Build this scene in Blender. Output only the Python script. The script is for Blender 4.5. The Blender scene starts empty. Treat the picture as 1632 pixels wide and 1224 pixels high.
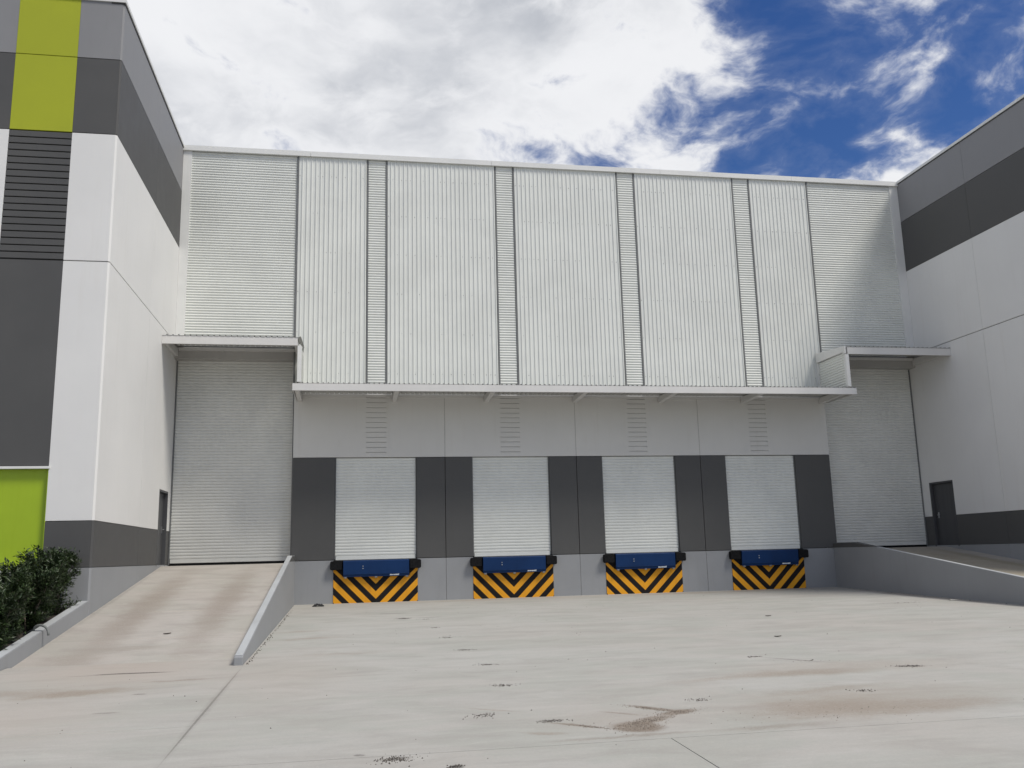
import bpy, math, random
from mathutils import Vector, Matrix, noise as mnoise
random.seed(7)
scene = bpy.context.scene
COL = scene.collection

# ------------------------------------------------------------------ camera
cam_d = bpy.data.cameras.new('camera')
cam_d.sensor_fit = 'HORIZONTAL'
cam_d.sensor_width = 36.0
cam_d.lens = 31.786
cam_d.clip_start = 0.1
cam_d.clip_end = 2000
cam = bpy.data.objects.new('camera', cam_d)
COL.objects.link(cam)
R_ = Vector((0.98456751, -0.17328004, -0.02451225))
U_ = Vector((-0.00830129, -0.18615026, 0.98248622))
F_ = Vector((0.17480821, 0.96712052, 0.18471595))
cam.matrix_world = Matrix(((R_.x, U_.x, -F_.x, 0.504217), (R_.y, U_.y, -F_.y, -29.054975),
                           (R_.z, U_.z, -F_.z, 0.056237), (0, 0, 0, 1)))
scene.camera = cam

# ------------------------------------------------------------------ light
SUN_DIR = Vector((0.57, -0.49, 1.0)).normalized()
SUN_EL = math.asin(SUN_DIR.z)
SUN_AZ = math.atan2(SUN_DIR.x, SUN_DIR.y)
SUN_STRENGTH = 2.7
SUN_ANGLE = 17
EXPOSURE = 0.12
CLOUD = 7.6          # cloud colour before the background strength of 0.1
scene.view_settings.view_transform = 'Standard'
scene.view_settings.look = 'None'
scene.view_settings.exposure = EXPOSURE
scene.view_settings.gamma = 1.0
scene.view_settings.use_curve_mapping = False
sun_d = bpy.data.lights.new('sun', 'SUN')
sun_d.energy = SUN_STRENGTH
sun_d.angle = math.radians(SUN_ANGLE)
sun_d.color = (1.0, 0.95, 0.865)
sun = bpy.data.objects.new('sun', sun_d)
sun.rotation_euler = SUN_DIR.to_track_quat('Z', 'Y').to_euler()
sun.location = (10, -20, 40)
COL.objects.link(sun)

world = bpy.data.worlds.new('World')
scene.world = world
world.use_nodes = True


class NT:
    """tiny helper round a node tree"""
    def __init__(s, tree):
        s.t = tree
        s.t.nodes.clear()

    def n(s, typ, **kw):
        nd = s.t.nodes.new(typ)
        for k, v in kw.items():
            if k.startswith('i_'):
                key = k[2:]
                key = int(key) if key.isdigit() else key.replace('_', ' ')
                s.put(nd.inputs[key], v)
            else:
                setattr(nd, k, v)
        return nd

    def put(s, sock, v):
        if isinstance(v, bpy.types.NodeSocket):
            s.t.links.new(v, sock)
        else:
            sock.default_value = v

    def math(s, op, a, b=None, c=None, clamp=False):
        nd = s.t.nodes.new('ShaderNodeMath')
        nd.operation = op
        nd.use_clamp = clamp
        for i, v in enumerate((a, b, c)):
            if v is not None:
                s.put(nd.inputs[i], v)
        return nd.outputs[0]

    def vmath(s, op, a, b=None, out=0):
        nd = s.t.nodes.new('ShaderNodeVectorMath')
        nd.operation = op
        s.put(nd.inputs[0], a)
        if b is not None:
            s.put(nd.inputs[1], b)
        return nd.outputs[out]

    def ramp(s, v, a, b, c=0.0, d=1.0, smooth=True):
        nd = s.t.nodes.new('ShaderNodeMapRange')
        nd.interpolation_type = 'SMOOTHSTEP' if smooth else 'LINEAR'
        nd.clamp = True
        s.put(nd.inputs[0], v)
        for i, x in enumerate((a, b, c, d)):
            s.put(nd.inputs[i + 1], x)
        return nd.outputs[0]

    def mix(s, f, a, b, typ='MIX'):
        nd = s.t.nodes.new('ShaderNodeMix')
        nd.data_type = 'RGBA'
        nd.blend_type = typ
        s.put(nd.inputs[0], f)
        for i, v in ((6, a), (7, b)):
            if not isinstance(v, bpy.types.NodeSocket) and len(v) == 3:
                v = (*v, 1)
            s.put(nd.inputs[i], v)
        return nd.outputs[2]

    def noise(s, vec, scale, detail=4, rough=0.55, dist=0.0, col=False):
        nd = s.t.nodes.new('ShaderNodeTexNoise')
        s.put(nd.inputs['Vector'], vec)
        nd.inputs['Scale'].default_value = scale
        nd.inputs['Detail'].default_value = detail
        nd.inputs['Roughness'].default_value = rough
        nd.inputs['Distortion'].default_value = dist
        return nd.outputs[1 if col else 0]


def build_sky():
    q = NT(world.node_tree)
    out = q.n('ShaderNodeOutputWorld')
    bg = q.n('ShaderNodeBackground')
    bg.inputs['Strength'].default_value = 0.1
    q.t.links.new(bg.outputs[0], out.inputs[0])
    sky = q.n('ShaderNodeTexSky')
    sky.sky_type = 'NISHITA'
    sky.sun_disc = False
    sky.sun_elevation = SUN_EL
    sky.sun_rotation = SUN_AZ
    sky.altitude = 50
    sky.air_density = 1.0
    sky.dust_density = 0.3
    sky.ozone_density = 3.0
    hs = q.n('ShaderNodeHueSaturation')
    hs.inputs['Hue'].default_value = 0.515
    hs.inputs['Saturation'].default_value = 1.28
    hs.inputs['Value'].default_value = 0.82
    q.t.links.new(sky.outputs[0], hs.inputs['Color'])
    tc = q.n('ShaderNodeTexCoord')
    d = q.vmath('NORMALIZE', tc.outputs['Generated'])
    sx = q.n('ShaderNodeSeparateXYZ')
    q.put(sx.inputs[0], d)
    zz = q.math('ADD', q.math('MAXIMUM', sx.outputs[2], 0.0), 0.32)
    px = q.math('DIVIDE', sx.outputs[0], zz)
    py = q.math('DIVIDE', sx.outputs[1], zz)
    cx = q.n('ShaderNodeCombineXYZ')
    q.put(cx.inputs[0], px)
    q.put(cx.inputs[1], py)
    p = cx.outputs[0]
    warp = q.noise(p, 4.0, 4, 0.5, col=True)
    p2 = q.vmath('ADD', p, q.vmath('MULTIPLY', q.vmath('SUBTRACT', warp, (0.5, 0.5, 0.5)), (0.16, 0.16, 0.16)))
    p2 = q.vmath('ADD', p2, (CLOUD_SEED[0], CLOUD_SEED[1], 0.0))
    big = q.noise(p2, 3.4, 2, 0.5)
    fine = q.noise(p2, 9.0, 10, 0.58, 0.1)
    # a thick bank ahead, a break to the right of it, scattered cloud elsewhere
    def lobe(v, a, b, lo, hi):
        return q.ramp(q.vmath('DOT_PRODUCT', d, tuple(Vector(v).normalized()), out=1), a, b, lo, hi)
    bias = q.math('ADD', lobe(CLEAR_DIR, 0.955, 0.987, 0.0, -0.150), lobe(MASS_DIR, 0.855, 0.975, 0.035, 0.30))
    bias = q.math('ADD', bias, lobe(LOW_DIR, 0.9945, 0.9997, 0.0, 0.20))
    bias = q.math('ADD', bias, lobe(BREAK_DIR, 0.965, 0.996, 0.0, -0.10))
    dens = q.math('ADD', q.math('ADD', q.math('MULTIPLY', q.math('SUBTRACT', big, 0.5), 0.55), q.math('MULTIPLY', q.math('SUBTRACT', fine, 0.5), 1.0)), q.math('ADD', bias, 0.56))
    cov = q.ramp(dens, 0.44, 0.72)
    veil = q.ramp(dens, 0.36, 0.60, 0.0, 0.14)
    cov = q.math('MAXIMUM', cov, veil)
    # bright tops and greyer bellies
    sh = q.noise(q.vmath('ADD', p2, (3.1, 1.7, 0.4)), 2.6, 7, 0.55)
    thick = q.ramp(dens, 0.60, 0.95)
    belly = q.math('MULTIPLY', thick, q.ramp(sh, 0.36, 0.66))
    ccol = q.mix(belly, (CLOUD * 1.06, CLOUD * 1.07, CLOUD * 1.10), (CLOUD * 0.60, CLOUD * 0.63, CLOUD * 0.69))
    thin = q.ramp(cov, 0.15, 0.9)
    ccol = q.mix(thin, (CLOUD * 0.72, CLOUD * 0.77, CLOUD * 0.90), ccol)
    col = q.mix(cov, hs.outputs[0], ccol)
    q.put(bg.inputs[0], col)


CLOUD_SEED = (17.9, 13.3)
CLEAR_DIR = (0.545, 0.74, 0.395)
MASS_DIR = (-0.07, 0.87, 0.45)
LOW_DIR = (0.525, 0.785, 0.325)
BREAK_DIR = (0.30, 0.80, 0.52)
build_sky()

# ------------------------------------------------------------------ materials


def new_mat(name):
    m = bpy.data.materials.new(name)
    m.use_nodes = True
    q = NT(m.node_tree)
    out = q.n('ShaderNodeOutputMaterial')
    b = q.n('ShaderNodeBsdfPrincipled')
    q.t.links.new(b.outputs[0], out.inputs[0])
    return m, q, b


def position(q):
    return q.n('ShaderNodeNewGeometry').outputs['Position']


def paint(name, col, rough=0.6, var=0.06, streak=0.05, bump=0.0015, spec=0.35, dirt=(0.25, 0.22, 0.18), bump_scale=60):
    """painted concrete: blotches, faint rain streaks, fine roller texture"""
    m, q, b = new_mat(name)
    p = position(q)
    big = q.noise(p, 0.55, 4, 0.6)
    vs = q.vmath('MULTIPLY', p, (5.0, 5.0, 0.35))
    st = q.noise(vs, 1.0, 5, 0.62)
    c = q.mix(q.ramp(big, 0.3, 0.7, 0, 1), tuple(x * (1 - var) for x in col), tuple(x * (1 + var) for x in col))
    c = q.mix(q.ramp(st, 0.52, 0.75, 0.0, streak), c, tuple(a * 0.6 * x / max(dirt) + 0.02 for a, x in zip(col, dirt)))
    q.put(b.inputs['Base Color'], c)
    q.put(b.inputs['Roughness'], q.ramp(big, 0.3, 0.7, rough - 0.06, rough + 0.08))
    b.inputs['Specular IOR Level'].default_value = spec
    if bump:
        bp = q.n('ShaderNodeBump')
        bp.inputs['Strength'].default_value = 0.5
        bp.inputs['Distance'].default_value = bump
        q.put(bp.inputs['Height'], q.math('ADD', q.noise(p, bump_scale, 3, 0.6), q.math('MULTIPLY', q.noise(p, 1.3, 2), 3.0)))
        q.t.links.new(bp.outputs[0], b.inputs['Normal'])
    return m


def metal_paint(name, col, rough=0.38, var=0.04, spec=0.5, coat=0.0):
    m, q, b = new_mat(name)
    p = position(q)
    n1 = q.noise(p, 0.8, 4, 0.6)
    n2 = q.noise(q.vmath('MULTIPLY', p, (9, 9, 0.5)), 1.0, 4, 0.6)
    c = q.mix(q.ramp(n1, 0.3, 0.7), tuple(x * (1 - var) for x in col), tuple(x * (1 + var) for x in col))
    c = q.mix(q.ramp(n2, 0.5, 0.8, 0, 0.12), c, tuple(x * 0.72 for x in col))
    q.put(b.inputs['Base Color'], c)
    q.put(b.inputs['Roughness'], q.ramp(n2, 0.3, 0.8, rough - 0.05, rough + 0.12))
    b.inputs['Specular IOR Level'].default_value = spec
    return m


def plain(name, col, rough=0.6, metallic=0.0, var=0.15, scale=20):
    m, q, b = new_mat(name)
    p = position(q)
    n1 = q.noise(p, scale, 4, 0.6)
    q.put(b.inputs['Base Color'], q.mix(q.ramp(n1, 0.3, 0.7), tuple(x * (1 - var) for x in col), tuple(x * (1 + var) for x in col)))
    b.inputs['Roughness'].default_value = rough
    b.inputs['Metallic'].default_value = metallic
    return m


def concrete(name, base, warm, stains, rough=0.85):
    """broom finished yard concrete with streaks, patches, tyre dirt and stains that have a shape of their own"""
    m, q, b = new_mat(name)
    p = position(q)
    n_big = q.noise(p, 0.22, 5, 0.6, 0.4)
    n_mid = q.noise(q.vmath('MULTIPLY', p, (0.7, 1.5, 1.0)), 1.1, 6, 0.62, 0.5)
    n_streak = q.noise(q.vmath('MULTIPLY', p, (0.45, 3.2, 1.0)), 1.6, 5, 0.6, 0.25)
    n_fine = q.noise(p, 38, 4, 0.7)
    n_grit = q.noise(p, 160, 2, 0.7)
    c = q.mix(q.ramp(n_big, 0.35, 0.68), base, warm)
    n_cl = q.noise(q.vmath('MULTIPLY', p, (0.8, 1.3, 1.0)), 0.55, 7, 0.66, 0.8)
    c = q.mix(q.ramp(n_cl, 0.44, 0.62, 0, 0.55), c, tuple(x * y for x, y in zip(base, (0.84, 0.875, 0.84))))
    c = q.mix(q.ramp(n_mid, 0.42, 0.72, 0, 0.55), c, tuple(x * 0.78 for x in warm))
    n_pt = q.noise(q.vmath('MULTIPLY', p, (1.0, 1.6, 1.0)), 3.1, 5, 0.62, 1.2)
    c = q.mix(q.ramp(n_pt, 0.52, 0.70, 0, 0.32), c, tuple(x * 0.84 for x in base))
    c = q.mix(q.ramp(n_pt, 0.42, 0.28, 0, 0.35), c, tuple(min(1, x * 1.10) for x in base))
    c = q.mix(q.ramp(n_streak, 0.5, 0.78, 0, 0.26), c, tuple(min(1, x * 1.22) for x in base))
    c = q.mix(q.ramp(n_streak, 0.46, 0.26, 0, 0.26), c, tuple(x * 0.72 for x in base))
    c = q.mix(q.ramp(n_fine, 0.3, 0.75, 0, 0.22), c, tuple(x * 0.62 for x in base))
    c = q.mix(q.ramp(n_grit, 0.62, 0.78, 0, 0.5), c, tuple(x * 0.5 for x in base))
    wob = q.vmath('SUBTRACT', q.noise(p, 2.6, 6, 0.68, col=True), (0.5, 0.5, 0.5))
    for (cx, cy, rx, ry, ang, col, stre, soft, wobble) in stains:
        sc = q.vmath('ADD', p, q.vmath('MULTIPLY', wob, (wobble, wobble, 0)))
        mp = q.n('ShaderNodeMapping')
        mp.vector_type = 'TEXTURE'
        mp.inputs['Location'].default_value = (cx, cy, 0)
        mp.inputs['Rotation'].default_value = (0, 0, math.radians(ang))
        mp.inputs['Scale'].default_value = (rx, ry, 1)
        q.put(mp.inputs['Vector'], sc)
        flat = q.vmath('MULTIPLY', mp.outputs[0], (1, 1, 0))
        ln = q.vmath('LENGTH', flat, out=1)
        f = q.ramp(ln, 1.0, 1.0 - soft, 0, stre)
        f = q.math('MULTIPLY', f, q.ramp(n_fine, 0.25, 0.6, 0.45, 1.0))
        c = q.mix(f, c, col)
    q.put(b.inputs['Base Color'], c)
    q.put(b.inputs['Roughness'], q.ramp(n_mid, 0.3, 0.7, rough - 0.1, rough + 0.06))
    b.inputs['Specular IOR Level'].default_value = 0.3
    bp = q.n('ShaderNodeBump')
    bp.inputs['Strength'].default_value = 0.6
    bp.inputs['Distance'].default_value = 0.004
    q.put(bp.inputs['Height'], q.math('ADD', n_fine, q.math('MULTIPLY', n_streak, 0.6)))
    q.t.links.new(bp.outputs[0], b.inputs['Normal'])
    return m


def leaf_mat(name, a, b_, c_):
    m, q, b = new_mat(name)
    g = q.n('ShaderNodeNewGeometry')
    rnd = g.outputs['Random Per Island']
    c = q.mix(q.ramp(rnd, 0.0, 0.75, smooth=False), a, b_)
    c = q.mix(q.ramp(rnd, 0.86, 0.97), c, c_)
    n = q.noise(g.outputs['Position'], 2.2, 3, 0.5)
    c = q.mix(q.ramp(n, 0.35, 0.65, 0, 0.6), c, tuple(x * 0.6 for x in a))
    q.put(b.inputs['Base Color'], c)
    b.inputs['Roughness'].default_value = 0.42
    b.inputs['Specular IOR Level'].default_value = 0.4
    b.inputs['Subsurface Weight'].default_value = 0.0
    return m


BROWN = (0.185, 0.145, 0.108)
DUST = (0.275, 0.228, 0.182)
GREYST = (0.17, 0.16, 0.145)
DARKST = (0.085, 0.075, 0.065)
yard_stains = [
    # cx, cy, rx, ry, ang, colour, strength, softness, wobble
    (4.05, -19.12, 0.34, 0.14, 20, BROWN, 0.95, 0.6, 0.15),
    (3.88, -18.85, 0.46, 0.11, -50, BROWN, 0.85, 0.7, 0.12),
    (3.40, -19.72, 0.36, 0.34, 35, BROWN, 1.0, 0.5, 0.2),
    (3.66, -19.42, 0.42, 0.15, 30, BROWN, 0.9, 0.6, 0.15),
    (3.45, -19.0, 0.36, 0.05, -40, BROWN, 0.6, 0.7, 0.15),
    (2.80, -19.45, 0.40, 0.07, -42, BROWN, 0.8, 0.7, 0.2),
    (2.42, -19.75, 0.35, 0.10, -25, DUST, 0.6, 0.9, 0.3),
    (3.2, -20.12, 1.2, 0.09, 3, BROWN, 0.45, 0.9, 0.3),
    (6.5, -18.9, 2.6, 1.2, 6, (0.33, 0.285, 0.24), 0.55, 0.95, 0.9),
    (7.8, -16.6, 2.6, 0.8, -4, (0.34, 0.30, 0.255), 0.5, 0.95, 0.9),
    (3.4, -19.3, 1.5, 0.7, 10, (0.33, 0.29, 0.25), 0.4, 0.95, 0.6),
    (5.75, -19.35, 1.6, 0.85, 4, DUST, 0.75, 0.9, 0.7),
    (6.9, -19.5, 1.5, 0.55, 8, DUST, 0.6, 0.9, 0.6),
    (4.7, -20.1, 0.9, 0.16, 3, BROWN, 0.4, 0.9, 0.3),
    (6.2, -18.3, 1.6, 0.22, 12, DUST, 0.4, 0.9, 0.5),
    (6.6, -16.95, 1.6, 0.42, -3, DUST, 0.75, 0.9, 0.5),
    (5.4, -17.1, 1.1, 0.2, 8, DUST, 0.45, 0.9, 0.5),
    (7.15, -15.75, 0.75, 0.06, -48, GREYST, 0.7, 0.8, 0.15),
    (8.35, -16.85, 0.30, 0.06, -12, DARKST, 0.9, 0.6, 0.15),
    (1.80, -6.1, 0.22, 0.28, 0, GREYST, 0.85, 0.6, 0.3),
    (1.6, -4.5, 0.7, 0.20, 0, GREYST, 0.5, 0.8, 0.4),
    (2.5, -6.0, 0.5, 0.16, 4, GREYST, 0.55, 0.8, 0.3),
    (-0.3, -9.9, 0.9, 0.35, 12, DUST, 0.55, 0.9, 0.5),
    (-0.5, -8.4, 0.8, 0.35, 10, DUST, 0.5, 0.9, 0.5),
    (0.4, -12.6, 1.6, 0.4, 6, DUST, 0.3, 0.9, 0.6),
    (0.92, -20.44, 0.20, 0.10, 15, DARKST, 0.7, 0.7, 0.15),
    (1.42, -20.85, 0.08, 0.10, -20, DARKST, 0.8, 0.5, 0.1),
    (0.6, -20.2, 0.07, 0.05, 0, GREYST, 0.8, 0.5, 0.1),
    (2.1, -18.4, 0.5, 0.05, -35, DUST, 0.5, 0.8, 0.15),
    (11.5, -0.6, 6.2, 0.65, 0, DUST, 0.5, 0.9, 0.7),
    (4.2, -0.5, 4.8, 0.6, 0, DUST, 0.45, 0.9, 0.7),
    (16.6, -5.0, 0.55, 5.0, 0, DUST, 0.55, 0.9, 0.5),
    (14.6, -6.9, 1.0, 0.18, -8, GREYST, 0.35, 0.9, 0.4),
    (-1.15, -17.0, 0.018, 3.6, 0, DARKST, 0.55, 0.4, 0.006),
    (-1.15, -17.0, 0.08, 3.9, 0, GREYST, 0.30, 0.9, 0.1),
    (-3.0, -18.4, 2.3, 0.018, 0, (0.58, 0.54, 0.48), 0.7, 0.5, 0.01),
    (3.55, -21.5, 0.010, 1.25, 0, GREYST, 0.4, 0.4, 0.004),
    (-3.0, -13.4, 2.6, 3.6, 0, (0.40, 0.345, 0.298), 0.8, 0.95, 0.8),
    (-3.4, -17.5, 2.2, 2.4, 0, (0.40, 0.345, 0.298), 0.5, 0.95, 0.8),
    (-0.4, -15.0, 1.6, 4.0, 0, (0.40, 0.35, 0.305), 0.4, 0.95, 0.8),
    # foot of the ramp
    (-2.75, -13.92, 0.72, 0.085, -2, DARKST, 0.85, 0.5, 0.08),
    (-3.35, -13.98, 0.45, 0.03, -2, DARKST, 0.6, 0.7, 0.05),
    (-3.1, -15.7, 1.1, 0.40, 14, DUST, 0.85, 0.8, 0.6),
    (-1.9, -14.9, 0.7, 0.12, 6, BROWN, 0.45, 0.9, 0.3),
    (-3.9, -15.4, 1.2, 0.5, 0, DUST, 0.5, 0.9, 0.6),
    (-2.2, -16.0, 0.12, 0.05, 0, GREYST, 0.7, 0.5, 0.1),
    (-2.3, -17.3, 0.2, 0.06, 0, GREYST, 0.5, 0.5, 0.1),
]
RDUST = (0.27, 0.232, 0.195)
ramp_stains = [
    (-3.1, -7.8, 1.9, 0.030, 0, (0.56, 0.50, 0.43), 0.8, 0.6, 0.02),
    (-3.1, -10.5, 1.7, 0.026, 0, (0.56, 0.50, 0.43), 0.6, 0.6, 0.03),
    (-3.98, -7.0, 0.62, 7.4, 0, RDUST, 0.80, 0.9, 0.6),
    (-2.30, -7.0, 0.60, 7.6, 0, RDUST, 0.80, 0.9, 0.6),
    (-3.3, -11.3, 1.0, 0.25, 0, RDUST, 0.4, 0.9, 0.5),
    (-4.2, -12.0, 0.7, 1.0, 0, RDUST, 0.45, 0.9, 0.5),
    (-4.9, -6.0, 0.10, 7.0, 0, GREYST, 0.35, 0.9, 0.15),
    (-1.35, -7.0, 0.14, 7.0, 0, GREYST, 0.35, 0.9, 0.15),
    (-3.0, -0.5, 1.9, 0.5, 0, GREYST, 0.4, 0.9, 0.3),
    (18.8, -5.0, 2.4, 8.5, 0, (0.26, 0.225, 0.15), 0.7, 0.8, 0.5),
    (18.0, -5.0, 0.42, 6.0, 0, (0.17, 0.14, 0.085), 0.5, 0.9, 0.4),
    (19.8, -4.0, 0.42, 5.0, 0, (0.17, 0.15, 0.085), 0.5, 0.9, 0.4),
]
M = {}
M['white'] = paint('white_wall_paint', (0.71, 0.704, 0.685), rough=0.62, var=0.02, streak=0.07)
M['white_main'] = paint('offwhite_wall_paint', (0.63, 0.622, 0.595), rough=0.62, var=0.025, streak=0.10)
M['grey_light'] = paint('light_grey_paint', (0.235, 0.235, 0.24), var=0.04, streak=0.08)
M['grey_dark'] = paint('dark_grey_paint', (0.082, 0.0815, 0.080), var=0.06, streak=0.10)
M['plinth'] = paint('blue_grey_paint', (0.272, 0.279, 0.288), var=0.05, streak=0.12)
M['wall_top'] = paint('pale_lit_grey', (0.42, 0.435, 0.44), var=0.06, streak=0.12)  # plinth paint with the light on wall tops mixed in; also the door step
M['lime'] = paint('lime_paint', (0.35, 0.385, 0.020), var=0.03, streak=0.05)
M['lime_sheet'] = metal_paint('lime_sheet_paint', (0.33, 0.46, 0.012), rough=0.45)
M['clad'] = metal_paint('offwhite_cladding', (0.70, 0.712, 0.672), rough=0.40)
M['trim'] = metal_paint('offwhite_trim', (0.70, 0.70, 0.675), rough=0.4)
M['canopy'] = metal_paint('canopy_white', (0.64, 0.63, 0.61), rough=0.42)
M['shutter'] = metal_paint('shutter_paint', (0.64, 0.64, 0.605), rough=0.45)
M['shutter_white'] = metal_paint('white_shutter_paint', (0.68, 0.69, 0.655), rough=0.45)
M['zinc'] = metal_paint('zinc_sheet', (0.42, 0.42, 0.405), rough=0.45)
M['lintel'] = paint('lintel_paint', (0.42, 0.41, 0.39), streak=0.1)
M['joint'] = plain('joint_dark', (0.055, 0.055, 0.055), 0.8)
M['joint_grey'] = plain('joint_grey', (0.20, 0.20, 0.20), 0.8)
M['sealant_pale'] = plain('pale_sealant', (0.36, 0.355, 0.34), 0.8)
M['steel_dark'] = metal_paint('dark_flashing', (0.16, 0.165, 0.165), rough=0.5)
M['door'] = metal_paint('dark_door', (0.062, 0.063, 0.066), rough=0.45)
M['chrome'] = plain('steel', (0.6, 0.6, 0.6), 0.3, 1.0)
M['blue'] = metal_paint('dock_blue', (0.004, 0.027, 0.098), rough=0.55, var=0.12, spec=0.2)
M['rubber'] = plain('black_rubber', (0.010, 0.010, 0.011), 0.9, var=0.4)
M['rubber'].node_tree.nodes['Principled BSDF'].inputs['Specular IOR Level'].default_value = 0.15
M['black_paint'] = paint('black_paint', (0.013, 0.012, 0.013), rough=0.75, var=0.2, streak=0.08, spec=0.15)
M['yellow'] = paint('yellow_paint', (0.72, 0.32, 0.010), rough=0.55, var=0.06, streak=0.22, dirt=(0.2, 0.13, 0.05))
M['mark'] = plain('white_print', (0.6, 0.64, 0.68), 0.5)
M['yard'] = concrete('yard_concrete', (0.428, 0.420, 0.390), (0.415, 0.393, 0.358), yard_stains)
M['ramp'] = concrete('ramp_concrete', (0.445, 0.416, 0.380), (0.405, 0.370, 0.333), ramp_stains)
M['soil'] = plain('soil', (0.030, 0.023, 0.017), 0.95, var=0.5, scale=14)
M['leaf'] = leaf_mat('shrub_leaf', (0.022, 0.040, 0.014), (0.045, 0.075, 0.022), (0.10, 0.13, 0.06))
M['stem'] = plain('shrub_stem', (0.16, 0.13, 0.10), 0.85)
M['crumb'] = plain('dirt_crumb', (0.085, 0.075, 0.065), 0.95, var=0.5)
M['sand'] = plain('sand_grain', (0.19, 0.16, 0.13), 0.95, var=0.4)
M['rag'] = plain('black_cloth', (0.018, 0.018, 0.018), 0.9)
M['paper'] = plain('paper', (0.62, 0.60, 0.55), 0.8)
M['dry_leaf'] = plain('dry_leaf', (0.07, 0.055, 0.045), 0.8)
M['hose'] = plain('grey_hose', (0.16, 0.17, 0.165), 0.6)

# ------------------------------------------------------------------ mesh helpers


class MB:
    def __init__(s):
        s.v = []
        s.f = []

    def add(s, vs, fs):
        o = len(s.v)
        s.v += [tuple(p) for p in vs]
        s.f += [tuple(i + o for i in f) for f in fs]
        return s

    def box(s, x0, x1, y0, y1, z0, z1):
        x0, x1 = min(x0, x1), max(x0, x1)
        y0, y1 = min(y0, y1), max(y0, y1)
        z0, z1 = min(z0, z1), max(z0, z1)
        return s.add([(x0, y0, z0), (x1, y0, z0), (x1, y1, z0), (x0, y1, z0),
                      (x0, y0, z1), (x1, y0, z1), (x1, y1, z1), (x0, y1, z1)],
                     [(0, 3, 2, 1), (4, 5, 6, 7), (0, 1, 5, 4), (1, 2, 6, 5), (2, 3, 7, 6), (3, 0, 4, 7)])

    def prism(s, poly, axis, a, b):
        """poly: 2-D points; axis 'x': poly=(y,z), 'y': poly=(x,z), 'z': poly=(x,y)"""
        n = len(poly)

        def P(p, t):
            return {'x': (t, p[0], p[1]), 'y': (p[0], t, p[1]), 'z': (p[0], p[1], t)}[axis]
        vs = [P(p, a) for p in poly] + [P(p, b) for p in poly]
        area = sum(poly[i][0] * poly[(i + 1) % n][1] - poly[(i + 1) % n][0] * poly[i][1] for i in range(n))
        flip = (area > 0) == (b > a)
        if axis == 'y':
            flip = not flip
        fs = [tuple(range(n)), tuple(range(2 * n - 1, n - 1, -1))]
        fs += [(i, i + n, (i + 1) % n + n, (i + 1) % n) for i in range(n)]
        if flip:
            fs = [tuple(reversed(f)) for f in fs]
        return s.add(vs, fs)

    def tube(s, pts, radii, seg=6):
        rings = []
        base = len(s.v)
        for i, p in enumerate(pts):
            p = Vector(p)
            t = (Vector(pts[min(i + 1, len(pts) - 1)]) - Vector(pts[max(i - 1, 0)])).normalized()
            u = t.cross(Vector((0.3, 0.2, 1))).normalized() if abs(t.z) < 0.95 else t.cross(Vector((1, 0, 0))).normalized()
            w = t.cross(u)
            r = radii[i] if isinstance(radii, (list, tuple)) else radii
            for k in range(seg):
                a = 2 * math.pi * k / seg
                s.v.append(tuple(p + u * math.cos(a) * r + w * math.sin(a) * r))
        for i in range(len(pts) - 1):
            for k in range(seg):
                a, b2 = base + i * seg + k, base + i * seg + (k + 1) % seg
                s.f.append((a, b2, b2 + seg, a + seg))
        s.f.append(tuple(base + k for k in reversed(range(seg))))
        s.f.append(tuple(base + (len(pts) - 1) * seg + k for k in range(seg)))
        return s


def origin(parent):
    o = Vector((0, 0, 0))
    while parent is not None:
        o += Vector(parent.location)
        parent = parent.parent
    return o


def obj(name, mb, mat, parent=None, bevel=0.0, smooth=False, kind=None, label=None):
    me = bpy.data.meshes.new(name)
    o0 = origin(parent)
    me.from_pydata([(x - o0.x, y - o0.y, z - o0.z) for x, y, z in mb.v], [], mb.f)
    me.update()
    me.materials.append(mat)
    if smooth:
        me.polygons.foreach_set('use_smooth', [True] * len(me.polygons))
    ob = bpy.data.objects.new(name, me)
    COL.objects.link(ob)
    if parent is not None:
        ob.parent = parent
    if bevel:
        md = ob.modifiers.new('edge', 'BEVEL')
        md.width = bevel
        md.segments = 2
        md.limit_method = 'ANGLE'
        md.angle_limit = math.radians(40)
    if kind:
        ob['kind'] = kind
    if label:
        ob['label'] = label
    return ob


def thing(name, label, cat, loc, group=None):
    e = bpy.data.objects.new(name, None)
    e.empty_display_size = 0.3
    e.location = loc
    COL.objects.link(e)
    e['label'] = label
    e['category'] = cat
    if group:
        e['group'] = group
    return e


def tag(o, label, cat, group=None):
    o['label'] = label
    o['category'] = cat
    if group:
        o['group'] = group
    return o


def boxo(name, mat, parent, x0, x1, y0, y1, z0, z1, bevel=0.0, **k):
    return obj(name, MB().box(x0, x1, y0, y1, z0, z1), mat, parent, bevel, **k)


def wave(a, b, pitch, depth):
    """corrugation with short round crests: list of (along, out)"""
    cnt = max(1, round((b - a) / pitch))
    w = (b - a) / cnt
    pts = []
    for i in range(cnt):
        o = a + i * w
        pts += [(o, 0.0), (o + w * 0.10, 0.06 * depth), (o + w * 0.36, 0.90 * depth), (o + w * 0.48, depth), (o + w * 0.60, 0.94 * depth), (o + w * 0.90, 0.06 * depth)]
    pts.append((b, 0.0))
    return pts


def ribs(a, b, pitch, depth):
    """trapezoidal rib profile with wide pans"""
    cnt = max(1, round((b - a) / pitch))
    pts = []
    w = (b - a) / cnt
    for i in range(cnt):
        o = a + i * w
        pts += [(o, 0), (o + w * 0.68, 0), (o + w * 0.735, depth), (o + w * 0.90, depth), (o + w * 0.955, 0)]
    pts.append((b, 0))
    return pts


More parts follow.
